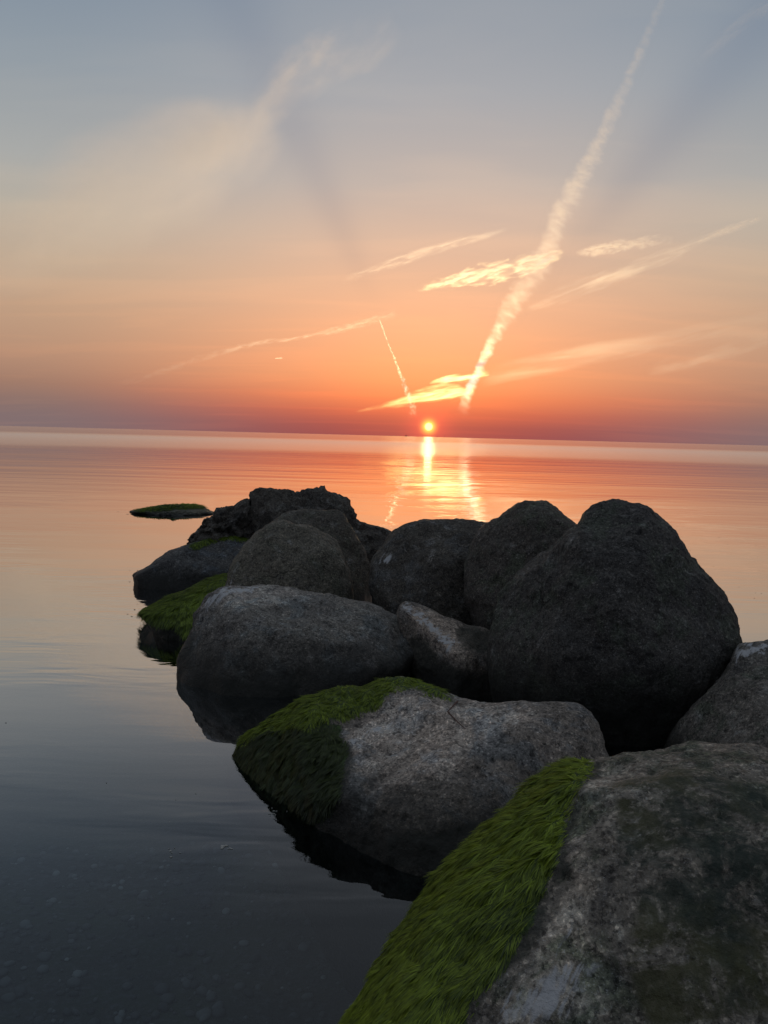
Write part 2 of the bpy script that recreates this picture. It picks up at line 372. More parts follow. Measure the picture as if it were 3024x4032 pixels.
def boulder(name, label, outline, dist, depth, mat, lev=6, seed=1, p=2.3, tilt=0.0, skew=0.0, centre=None, lump=0.05, mid=0.016, fine=0.004,
            dents=(), moss=(), dark=(), dark2=(), guano_lit=(), pale=(), soft=30, smooth=2.0, crag=0.0, cat='boulder', group=None, facets=(), skirt=0.4, foot=-0.5):
    ol = np.array(outline); ctr = np.array(centre) if centre else (ol.max(0) + ol.min(0)) / 2
    f = ray(*ctr); C = CP + f * dist
    r = CM[:, 0] - f * (CM[:, 0] @ f); r /= np.linalg.norm(r); v = np.cross(r, f)
    def plane(q):
        d = ray(*q); k = (C - CP) @ f / (d @ f); h = CP + d * k - C
        return h @ r, h @ v
    # densify the outline so that straight runs stay straight, then read it as radius over angle
    pts = []
    for a, b in zip(ol, np.roll(ol, -1, 0)):
        for s in np.linspace(0, 1, 10, endpoint=False): pts.append(plane(a + (b - a) * s))
    pts = np.array(pts); th = np.arctan2(pts[:, 1], pts[:, 0]); rr = np.hypot(pts[:, 0], pts[:, 1])
    o = np.argsort(th); th, rr = th[o], rr[o]
    tg = np.linspace(-math.pi, math.pi, 720, endpoint=False)
    rg = np.interp(tg, th, rr, period=2 * math.pi)
    k = np.exp(-0.5 * (np.arange(-30, 31) / (smooth * 2)) ** 2); k /= k.sum()
    rg = np.convolve(np.concatenate((rg[-30:], rg, rg[:30])), k, 'valid')
    U, F = ico(lev); F = F[:, ::-1]
    s = np.hypot(U[:, 0], U[:, 1]) + 1e-9; c = U[:, 2]
    nrm = (s ** p + np.abs(c) ** p) ** (1 / p); s2 = s / nrm; c2 = c / nrm
    rad = np.interp(np.arctan2(U[:, 1], U[:, 0]), tg, rg, period=2 * math.pi)
    a = U[:, 0] / s * rad * s2; b = U[:, 1] / s * rad * s2
    size = rr.mean()
    # c2 < 0 faces the camera
    z = np.where(c2 < 0, depth[0], depth[1]) * c2
    front = sstep(-c2, 0.0, 0.55)
    for (qx, qy, sx, sy, rot, amp) in dents:           # amp > 0 comes towards the viewer
        da, db = plane((qx, qy)); k2 = dist / FSRC; u = a - da; w2 = b - db; cr, sr = math.cos(rot), math.sin(rot)
        g = np.exp(-0.5 * (((u * cr + w2 * sr) / (sx * k2)) ** 2 + ((-u * sr + w2 * cr) / (sy * k2)) ** 2))
        z = z - amp * g * front
    L = np.stack((a, b, z), 1)
    for (nx, ny, nz, d0) in facets:                    # worn flats: soft cuts by planes, d0 = share of the body's reach that is left
        n = np.array((nx, ny, nz)); n = n / np.linalg.norm(n); h = (L / size) @ n; h = h - d0 * h.max()
        L = L - n * (np.log1p(np.exp(np.clip(h * 26, -40, 40))) / 26 * size)[:, None]
    L[:, 2] += tilt * L[:, 1] + skew * L[:, 0]
    V = C + L[:, :1] * r + L[:, 1:2] * v + L[:, 2:] * f
    q = V / max(size, 0.2) * 1.3 + seed * 11.7
    outn = V - C; outn /= np.linalg.norm(outn, axis=1)[:, None] + 1e-9
    disp = lump * size * fbm(q * 0.9, 2) * (0.35 + 0.65 * front) + mid * fbm(V * 5.5 + seed, 4, 0.55) + fine * fbm(V * 38 + seed, 3, 0.6)
    if crag:
        rd = 1 - np.abs(fbm(V * 3.2 + seed * 3, 5, 0.6)); disp = disp + crag * (rd - 0.75) * (0.4 + 0.6 * front)
        disp = disp + crag * 0.35 * (np.floor(fbm(V * 2.1 + seed, 2) * 5) / 5)
    V = V + outn * disp[:, None]
    z0 = skirt * V[:, 2].max(); low = V[:, 2] < z0; zmin = V[:, 2].min()      # the foot goes on down to the seabed
    if zmin > foot: kz = (z0 - foot) / (z0 - zmin); e = z0 - V[:, 2]; V[:, 2] = np.where(low, z0 - e * (1 + (kz - 1) * sstep(e, 0, 0.7 * (z0 - zmin))), V[:, 2])
    base = np.array((C[0], C[1], max(0.0, V[:, 2].min())))
    ob = mesh_obj(name, V, F, mat, loc=base)
    tag(ob, label, cat, group)
    Q = project(V); Q = Q + 22 * np.stack((fbm(V * 7 + 3, 3), fbm(V * 7 + 31, 3)), 1) * (3.0 / dist)
    for nm, polys in (('moss', moss), ('dark', dark), ('film', dark2), ('guano_lit', guano_lit), ('pale', pale)):
        val = np.zeros(len(V))
        for pl in polys: val = np.maximum(val, poly_mask(Q, pl, soft))
        if nm == 'moss': ob['_m'] = 1
        attr(ob, nm, val)
        if nm == 'moss': mv = val
    del ob['_m']
    return ob, V, F, mv, base

def strands(ob, V, F, mv, base, mat, count, length, width, seed=0, name='moss', lift=0.35, thr=0.5, flow=None, hang=0.0):
    """combed filaments lying down-slope on the mossy part of a boulder"""
    rng = np.random.RandomState(seed)
    tri = V[F]; nrm = np.cross(tri[:, 1] - tri[:, 0], tri[:, 2] - tri[:, 0]); ar = np.linalg.norm(nrm, axis=1); nrm /= ar[:, None] + 1e-12
    cen = tri.mean(1); face = ((cen - CP) * nrm).sum(1) < 0.25 * np.linalg.norm(cen - CP, axis=1)
    mf = mv[F].mean(1); wgt = ar * sstep(mf + 0.35 * fbm(cen * 9 + seed, 3), thr - 0.28, thr + 0.45) * (mf > 0.12) * face * (cen[:, 2] > -0.02)
    if wgt.sum() <= 0: return None
    pick = rng.choice(len(F), count, p=wgt / wgt.sum())
    bb = rng.dirichlet((1, 1, 1), count); P0 = (tri[pick] * bb[:, :, None]).sum(1); n = nrm[pick]
    g = np.array((0, 0, -1.0)) if flow is None else np.array(flow, float)
    t = g - (n @ g)[:, None] * n; t /= np.linalg.norm(t, axis=1)[:, None] + 1e-9
    side = np.cross(n, t)
    wob = fbm(P0 * 16 + seed, 2); t = t + side * (0.55 * wob + 0.18 * rng.normal(size=count))[:, None]; t /= np.linalg.norm(t, axis=1)[:, None]
    side = np.cross(n, t)
    # locks: the filaments stand higher along the crest of each lock
    lockc = np.stack(((P0 * side).sum(1) * 34, (P0 * t).sum(1) * 9, P0[:, 2] * 3), 1)
    lock = 0.5 + 0.5 * np.clip(pn(lockc + seed) * 1.3 + 0.5 * pn(lockc * 2.3 + 9), -1, 1)
    edge_k = 0.45 + 0.55 * sstep(mf[pick], 0.3, 0.95); ln = length * edge_k * (0.55 + 0.9 * rng.rand(count)); wd = width * (0.6 + 0.8 * rng.rand(count)); up = length * lift * edge_k * (0.08 + lock) * (0.6 + 0.6 * rng.rand(count))
    ss_ = (0, 0.35, 0.7, 1.0); prof = (0.05, 0.75, 0.9, 0.35); wp = (0.8, 1.0, 0.7, 0.08)
    rows = []
    for s, h, wq in zip(ss_, prof, wp):
        c = P0 + t * (ln * s)[:, None] + n * (up * h)[:, None] + g * (hang * s * s) * ln[:, None]
        rows += [c - side * (wd * wq * 0.5)[:, None], c + side * (wd * wq * 0.5)[:, None]]
    VV = np.stack(rows, 1).reshape(-1, 3)
    i0 = np.arange(count)[:, None] * 8; FF = []
    for k in range(3):
        q = 2 * k; FF += [i0 + np.array((q, q + 1, q + 3)), i0 + np.array((q, q + 3, q + 2))]
    FF = np.concatenate(FF, 0)
    m = mesh_obj(name, VV, FF, mat, parent=ob, smooth=True, loc=base)
    tone = np.clip(0.0 + 0.85 * lock ** 1.3 + 0.25 * fbm(P0 * 3.3 + 5, 3) + 0.18 * rng.normal(size=count), 0, 1)
    attr(m, 'tone', np.repeat(tone, 8)); m['kind'] = 'stuff'
    return m

GR = 'boulders of the breakwater'
# ---- A: large near boulder with a bright green flank
A_moss = px(4, (-120, 1250), (0, 1000), (100, 800), (250, 600), (400, 400), (560, 230), (740, 110), (850, 60), (935, 80), (935, 108), (940, 170), (870, 260), (830, 370), (800, 500),
            (770, 610), (700, 700), (640, 790), (590, 930), (480, 1010), (430, 1180))
mA = rock_material("granite_near", (0.145, 0.138, 0.13), (0.21, 0.205, 0.195), 1.0, patch=(0.060, 0.068, 0.045), patch_amt=0.85, cracks=0.0)
A = boulder("granite_boulder", "big pale granite boulder with a bright green mossy flank, closest to the camera",
            px(4, (-60, 1330), (30, 1130), (110, 1000), (230, 780), (330, 650), (400, 540), (480, 440), (550, 355), (640, 280), (720, 205), (790, 150), (850, 112), (930, 104), (1000, 97),
               (1100, 80), (1210, 68), (1300, 48), (1370, 44), (1480, 52), (1580, 62), (1700, 92), (1950, 220), (2150, 480), (2250, 850), (2200, 1300), (1900, 1650), (1300, 1800), (600, 1750), (100, 1560)),
            2.35, (0.62, 0.60), mA, lev=7, seed=2, p=2.35, tilt=0.30, lump=0.03, mid=0.020, fine=0.0045,
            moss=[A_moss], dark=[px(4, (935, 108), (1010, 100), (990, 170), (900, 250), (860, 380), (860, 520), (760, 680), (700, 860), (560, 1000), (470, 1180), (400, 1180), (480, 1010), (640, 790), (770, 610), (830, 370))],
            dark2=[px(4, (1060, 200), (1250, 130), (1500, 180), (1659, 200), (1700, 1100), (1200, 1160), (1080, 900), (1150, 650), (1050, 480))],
            guano_lit=[px(4, (560, 1160), (620, 1010), (760, 960), (860, 880), (1000, 920), (940, 1010), (880, 1160)), px(4, (740, 830), (860, 740), (880, 800), (780, 900))],
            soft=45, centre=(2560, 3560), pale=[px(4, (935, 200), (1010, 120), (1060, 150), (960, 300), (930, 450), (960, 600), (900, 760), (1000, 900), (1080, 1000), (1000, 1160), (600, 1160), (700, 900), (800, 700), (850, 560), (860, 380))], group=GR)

# ---- B: middle boulder with moss on its crest and left flank
B_moss = px(3, (90, 330), (140, 265), (230, 200), (380, 115), (560, 78), (780, 56), (900, 95), (960, 140), (880, 130), (740, 95), (680, 160), (560, 200), (440, 250), (330, 265), (220, 280), (140, 330))
B_moss2 = px(3, (100, 330), (230, 270), (430, 240), (530, 250), (540, 360), (520, 480), (490, 570), (400, 620), (300, 560), (180, 450), (90, 400))
mB = rock_material("granite_pinkish", (0.155, 0.145, 0.14), (0.22, 0.205, 0.20), 2.3, patch=(0.11, 0.125, 0.135), patch_amt=0.55, wet_shade=0.3)
B = boulder("saddle_boulder", "broad saddle-backed grey boulder with green moss along its crest, above the dark water",
            px(3, (10, 372), (50, 326), (100, 272), (210, 212), (290, 170), (380, 125), (460, 98), (560, 85), (650, 75), (720, 66), (780, 64), (840, 78), (900, 100), (945, 135), (1000, 155), (1080, 165),
               (1180, 170), (1290, 172), (1370, 178), (1430, 197), (1475, 250), (1500, 330), (1510, 450), (1480, 640), (1390, 830), (1220, 980), (1000, 1050), (820, 1030), (660, 940), (540, 830), (430, 720), (330, 610), (190, 490), (60, 420)),
            3.55, (0.62, 0.48), mB, lev=7, seed=5, p=2.3, tilt=0.45, skew=-0.30, skirt=0.45, foot=-1.0, lump=0.045, mid=0.024, fine=0.005,
            dents=[(1500, 2700, 260, 160, 0.5, 0.05), (1950, 2830, 260, 120, 0, -0.03)],
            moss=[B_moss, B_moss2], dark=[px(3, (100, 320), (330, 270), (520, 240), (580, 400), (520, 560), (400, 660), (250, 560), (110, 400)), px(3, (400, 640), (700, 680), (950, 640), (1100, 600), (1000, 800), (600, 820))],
            guano_lit=[px(3, (780, 160), (830, 160), (800, 200)), px(3, (640, 260), (720, 240), (690, 290), (640, 300)), px(3, (530, 310), (640, 300), (620, 350), (560, 360)), px(3, (620, 500), (645, 500), (640, 540), (615, 540)), px(3, (1080, 320), (1130, 315), (1120, 340))],
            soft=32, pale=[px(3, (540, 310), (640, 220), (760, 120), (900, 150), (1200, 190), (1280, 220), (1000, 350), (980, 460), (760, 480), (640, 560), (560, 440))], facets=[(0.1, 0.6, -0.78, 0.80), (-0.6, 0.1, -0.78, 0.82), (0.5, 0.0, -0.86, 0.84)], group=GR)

# ---- C: long whale-backed boulder
mC = rock_material("granite_slate", (0.115, 0.115, 0.12), (0.165, 0.165, 0.165), 3.7, patch=(0.10, 0.115, 0.12), patch_amt=0.6, wet_shade=0.36)
C_ = boulder("long_boulder", "long slate-grey boulder with a white streaked shoulder at the water's edge",
             px(1, (400, 1040), (420, 950), (450, 880), (470, 820), (490, 750), (540, 690), (580, 635), (640, 592), (700, 580), (800, 576), (900, 573), (1000, 588), (1100, 606), (1200, 620), (1300, 640),
                (1400, 668), (1500, 700), (1600, 738), (1680, 775), (1715, 830), (1712, 920), (1670, 1010), (1560, 1090), (1350, 1150), (1150, 1190), (950, 1230), (740, 1250), (600, 1210), (480, 1130)),
             4.95, (0.42, 0.40), mC, seed=9, p=2.5, tilt=0.55, skew=-0.05, lump=0.06, mid=0.026, dents=[(870, 2500, 60, 320, 0.25, 0.03), (1150, 2430, 330, 60, -0.15, 0.035)],
             guano_lit=[px(1, (540, 700), (590, 630), (650, 592), (800, 574), (870, 590), (800, 640), (690, 650), (620, 700), (540, 760))],
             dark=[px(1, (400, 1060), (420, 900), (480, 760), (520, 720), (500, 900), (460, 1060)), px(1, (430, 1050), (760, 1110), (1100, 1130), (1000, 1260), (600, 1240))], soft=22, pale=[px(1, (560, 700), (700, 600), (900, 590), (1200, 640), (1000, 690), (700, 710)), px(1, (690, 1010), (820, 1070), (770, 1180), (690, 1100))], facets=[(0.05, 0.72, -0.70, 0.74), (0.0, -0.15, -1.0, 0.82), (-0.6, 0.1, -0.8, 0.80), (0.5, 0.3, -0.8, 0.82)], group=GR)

# ---- D: low rock wholly under green weed
mD = rock_material("weedy_stone", (0.07, 0.075, 0.06), (0.10, 0.105, 0.09), 4.1)
D_moss = px(1, (190, 735), (300, 670), (380, 630), (450, 610), (520, 565), (600, 530), (700, 500), (720, 700), (600, 900), (450, 870), (400, 800), (300, 790))
Dr = boulder("weedy_rock", "low rock covered in green weed sloping into the water behind the long boulder",
             px(1, (195, 738), (300, 680), (380, 640), (450, 618), (520, 573), (600, 538), (680, 516), (760, 520), (830, 600), (820, 780), (700, 900), (500, 960), (330, 880)),
             6.2, (0.40, 0.40), mD, seed=12, p=2.2, tilt=1.1, skirt=0.2, foot=-0.4, moss=[D_moss], soft=18, group=GR)

# ---- E: low dark rock with a thin green crest
mE = rock_material("basalt_blue", (0.055, 0.06, 0.068), (0.085, 0.09, 0.098), 5.2, patch=(0.07, 0.085, 0.10), patch_amt=0.6)
E = boulder("dark_rock", "low blue-black rock with a thin green crest and pointed tip in the water",
            px(1, (160, 528), (230, 495), (270, 478), (310, 440), (380, 400), (470, 368), (560, 335), (640, 319), (700, 315), (780, 325), (860, 350), (880, 480), (800, 620), (600, 690), (350, 680), (210, 600)),
            7.9, (0.46, 0.46), mE, seed=14, p=2.3, tilt=0.35, moss=[px(1, (470, 370), (560, 333), (640, 315), (700, 310), (790, 320), (790, 345), (700, 340), (600, 355), (500, 390))], soft=10, facets=[(0.0, 0.6, -0.8, 0.80), (-0.4, 0, -0.9, 0.84)], group=GR)

E2 = boulder("rock_tip", "small dark rock tip poking out of the water behind the blue-black rock",
             px(9, (112, 596), (180, 566), (250, 538), (330, 505), (400, 478), (500, 440), (600, 520), (560, 640), (400, 690), (220, 660)), 8.4, (0.22, 0.24), mE, lev=5, seed=61, p=2.2, tilt=0.3, lump=0.02, mid=0.008, cat='rock', group=GR)

# ---- F, G: two smooth domes
mF = rock_material("granite_brown", (0.084, 0.082, 0.073), (0.122, 0.120, 0.108), 6.6, patch=(0.075, 0.078, 0.055), patch_amt=0.5)
Fb = boulder("domed_boulder", "smooth olive-brown dome boulder in front of a second dome",
             px(1, (668, 620), (680, 580), (690, 530), (720, 460), (770, 370), (830, 310), (900, 260), (960, 235), (1010, 236), (1080, 258), (1130, 262), (1200, 295), (1270, 345), (1310, 400), (1340, 470), (1365, 560),
                (1378, 640), (1350, 740), (1200, 820), (950, 830), (760, 780)), 6.0, (0.46, 0.44), mF, seed=17, p=2.4, tilt=0.25, lump=0.04, mid=0.018,
             guano_lit=[px(1, (670, 600), (690, 540), (710, 500), (720, 560), (700, 620))], soft=20, facets=[(-0.5, 0.3, -0.8, 0.84), (0.5, 0.0, -0.86, 0.84), (0.05, 0.6, -0.8, 0.86)], group=GR)
mG = rock_material("granite_umber", (0.050, 0.048, 0.044), (0.074, 0.071, 0.065), 7.4, patch=(0.07, 0.072, 0.05), patch_amt=0.5)
G = boulder("flat_topped_boulder", "flat-topped brown boulder rising behind the smooth dome",
            px(1, (830, 420), (880, 300), (930, 235), (980, 193), (1050, 174), (1150, 170), (1270, 176), (1310, 203), (1350, 260), (1400, 340), (1440, 410), (1462, 480), (1470, 560), (1440, 680), (1300, 740), (1000, 720), (850, 600)),
            6.9, (0.46, 0.44), mG, seed=19, p=2.6, tilt=0.2, lump=0.04, mid=0.018, facets=[(0.5, 0.15, -0.85, 0.84), (0, 0.65, -0.75, 0.82)], group=GR)

# ---- H: two craggy rocks at the back
mH = rock_material("craggy_stone", (0.040, 0.038, 0.038), (0.068, 0.064, 0.060), 8.8, patch=(0.11, 0.11, 0.10), patch_amt=0.35, bumpk=1.4)
H1 = boulder("craggy_rock", "tall jagged dark rock at the far end, ridge against the bright water",
             px(1, (780, 300), (795, 180), (800, 130), (810, 95), (860, 70), (940, 75), (1030, 73), (1060, 80), (1110, 60), (1170, 63), (1210, 50), (1250, 73), (1310, 100), (1345, 113), (1360, 170), (1385, 205), (1400, 230), (1470, 258),
                (1530, 273), (1585, 298), (1640, 380), (1600, 560), (1400, 640), (1000, 620), (820, 480)), 8.1, (0.46, 0.5), mH, lev=6, seed=23, p=2.4, tilt=0.3, lump=0.04, mid=0.02, fine=0.010, smooth=0.8, crag=0.16, cat='rock', centre=(1210, 2150), group=GR)
H2 = boulder("craggy_shoulder", "lower jagged dark rock leaning on the tall craggy one, beside the low islet",
             px(7, (245, 1200), (255, 1060), (300, 990), (340, 910), (400, 880), (440, 825), (490, 770), (500, 690), (560, 650), (605, 660), (650, 640), (660, 580), (720, 525), (800, 515), (880, 465), (970, 455), (1100, 400),
                (1230, 392), (1330, 420), (1420, 700), (1350, 1100), (1000, 1400), (500, 1420)), 8.2, (0.40, 0.42), mH, lev=6, seed=29, p=2.4, tilt=0.3, lump=0.03, mid=0.02, fine=0.010, smooth=0.8, crag=0.14, cat='rock', group=GR)

# ---- I, J, K: the right-hand row
mI = rock_material("granite_dusky", (0.053, 0.051, 0.049), (0.077, 0.074, 0.070), 9.5, patch=(0.09, 0.095, 0.10), patch_amt=0.45)
I = boulder("round_boulder", "rounded dark boulder with a level top at the centre of the pile",
            px(2, (58, 400), (62, 330), (75, 300), (100, 260), (140, 205), (190, 170), (240, 157), (310, 147), (400, 151), (470, 151), (560, 163), (640, 220), (680, 340), (660, 480), (560, 590), (350, 620), (150, 570), (75, 480)),
            5.85, (0.50, 0.50), mI, seed=31, p=2.5, tilt=0.25, lump=0.045, mid=0.022, guano_lit=[px(2, (80, 330), (110, 280), (150, 280), (150, 310), (110, 340))], soft=26, facets=[(-0.45, 0.3, -0.84, 0.84), (0.35, -0.1, -0.93, 0.82), (0.05, 0.65, -0.75, 0.82)], group=GR)
mJ = rock_material("granite_dusky_green", (0.051, 0.049, 0.048), (0.074, 0.070, 0.069), 10.5, patch=(0.06, 0.075, 0.045), patch_amt=0.5)
J = boulder("peaked_boulder", "narrow dark boulder with a rounded peak and a vertical groove, beside the largest boulder",
            px(2, (440, 420), (445, 330), (460, 270), (490, 220), (530, 180), (570, 150), (620, 115), (650, 85), (700, 74), (760, 77), (800, 98), (840, 130), (880, 160), (930, 215), (950, 350), (900, 540), (760, 640), (600, 640), (500, 560), (460, 480)),
            5.4, (0.48, 0.45), mJ, seed=37, p=2.3, tilt=0.15, dents=[(2000, 2200, 45, 220, -0.12, -0.06), (2110, 2150, 70, 200, -0.1, 0.05)],
            moss=[], lump=0.045, mid=0.022, facets=[(-0.6, 0.2, -0.78, 0.80), (0.5, 0.2, -0.84, 0.84)], group=GR)
mK = rock_material("granite_dark_blue", (0.042, 0.043, 0.046), (0.068, 0.068, 0.070), 11.8, patch=(0.055, 0.07, 0.045), patch_amt=0.45, wet_shade=0.5)
K = boulder("largest_boulder", "largest dark grey boulder, egg-shaped and towering over the pile",
            px(2, (548, 680), (550, 620), (557, 570), (580, 470), (600, 430), (660, 370), (730, 300), (800, 240), (850, 200), (890, 178), (920, 130), (960, 95), (1030, 71), (1080, 69), (1150, 84), (1200, 120), (1235, 155), (1290, 200),
               (1330, 260), (1380, 340), (1430, 400), (1480, 470), (1520, 530), (1545, 590), (1547, 650), (1530, 710), (1495, 770), (1430, 830), (1340, 875), (1150, 900), (950, 905), (800, 885), (690, 820), (600, 750)),
            4.5, (0.56, 0.56), mK, lev=7, seed=41, p=2.35, tilt=0.22, dents=[(2080, 2280, 60, 300, 0.5, 0.035), (2330, 2160, 60, 200, 0.25, 0.05), (2210, 2240, 50, 240, 0.15, -0.03)],
            lump=0.045, mid=0.024, facets=[(-0.62, 0.2, -0.75, 0.80), (0.55, 0.1, -0.83, 0.84), (0.0, 0.6, -0.8, 0.86)], group=GR)

# ---- L: angular slab wedged between C and K
mL = rock_material("slab_stone", (0.120, 0.110, 0.105), (0.175, 0.160, 0.152), 12.2, patch=(0.10, 0.10, 0.10), patch_amt=0.4)
L_ = boulder("wedged_slab", "angular tilted slab wedged between the long boulder and the largest boulder",
             px(2, (160, 510), (172, 485), (205, 472), (260, 490), (330, 520), (420, 558), (500, 582), (580, 620), (640, 720), (620, 830), (540, 900), (420, 900), (300, 840), (220, 740), (190, 620)),
             4.85, (0.28, 0.34), mL, seed=43, p=3.2, tilt=0.4, smooth=1.0, facets=[(0.35, 0.72, -0.60, 0.62), (-0.62, -0.35, -0.70, 0.66), (0.4, -0.3, -0.86, 0.7)], lump=0.03, mid=0.022, 
             dark=[px(2, (420, 570), (545, 595), (555, 700), (470, 690), (400, 640)), px(2, (220, 600), (290, 640), (340, 720), (430, 760), (520, 840), (380, 900), (240, 760))],  # shaded lower face painted dark; the pale mask lightens the top-lit face
             guano_lit=[px(2, (180, 485), (260, 500), (330, 560), (420, 640), (370, 700), (300, 600), (230, 560))], soft=26, pale=[px(2, (175, 485), (260, 490), (420, 560), (480, 640), (520, 800), (440, 740), (360, 700), (240, 590))], group=GR)

# ---- M: boulder cut off by the right edge
mM = rock_material("granite_mossy_dark", (0.094, 0.094, 0.094), (0.138, 0.134, 0.132), 13.4, patch=(0.05, 0.06, 0.04), patch_amt=0.7)
M = boulder("sloping_boulder", "sloping dark boulder with its lit top painted pale, cut by the picture's right edge",
            px(2, (1200, 1120), (1215, 1080), (1240, 1030), (1290, 960), (1370, 880), (1430, 820), (1490, 740), (1520, 690), (1545, 640), (1600, 634), (1659, 628), (1800, 620), (2000, 660), (2200, 820), (2250, 1050), (2100, 1300), (1700, 1380), (1350, 1300)),
            4.15, (0.48, 0.48), mM, seed=47, p=2.4, tilt=0.35, lump=0.03, guano_lit=[px(2, (1540, 645), (1680, 625), (1680, 680), (1580, 720), (1530, 740))], soft=30, facets=[(-0.6, 0.3, -0.74, 0.84), (0.0, 0.7, -0.72, 0.80)], group=GR)  # whitened patch here stands in for light on the upper face

# ---- N: weed-covered islet
mN = rock_material("islet_stone", (0.055, 0.06, 0.05), (0.085, 0.09, 0.075), 14.0, wet_shade=0.05)
Nn = boulder("weedy_islet", "flat weed-grown islet alone in the calm water",
             [(500, 2014), (560, 2002), (600, 1997), (660, 1988), (720, 1985), (780, 1986), (800, 1995), (838, 2018), (840, 2026), (790, 2034), (700, 2037), (600, 2032)], 14.6, (0.35, 0.5), mN, lev=6, seed=53, p=2.2, tilt=4.0, lump=0.08, mid=0.03,
             skirt=0.12, foot=-0.3,
             moss=[[(520, 2010), (660, 1980), (790, 1976), (810, 2000), (700, 2008), (560, 2014)]], soft=8, smooth=0.4, cat='rock', fine=0.025, crag=0.09)

# ---- moss
ms_dim = strand_material('moss_dim', (0.016, 0.024, 0.009), (0.062, 0.082, 0.019))
ms_bright = strand_material("moss_bright", (0.034, 0.056, 0.006), (0.275, 0.365, 0.024))
ms_deep = strand_material("moss_deep", (0.028, 0.050, 0.006), (0.24, 0.33, 0.028))
def part_mask(rock, poly, soft): return poly_mask(project(rock[1]) + 22 * np.stack((fbm(rock[1] * 7 + 3, 3), fbm(rock[1] * 7 + 31, 3)), 1), poly, soft)
strands(A[0], *A[1:], ms_bright, 120000, 0.034, 0.0019, 1, lift=0.085, thr=0.5)
strands(B[0], B[1], B[2], part_mask(B, B_moss, 30), B[4], ms_bright, 42000, 0.036, 0.0024, 2, lift=0.08, thr=0.5)
strands(B[0], B[1], B[2], part_mask(B, B_moss2, 40), B[4], ms_dim, 26000, 0.038, 0.0026, 6, lift=0.08, thr=0.55)
strands(Dr[0], *Dr[1:], ms_deep, 26000, 0.055, 0.004, 3, lift=0.12, thr=0.5)
strands(E[0], *E[1:], ms_deep, 3000, 0.05, 0.005, 4, lift=0.2, thr=0.6)
strands(Nn[0], *Nn[1:], ms_deep, 3000, 0.10, 0.010, 5, lift=0.3, thr=0.5)


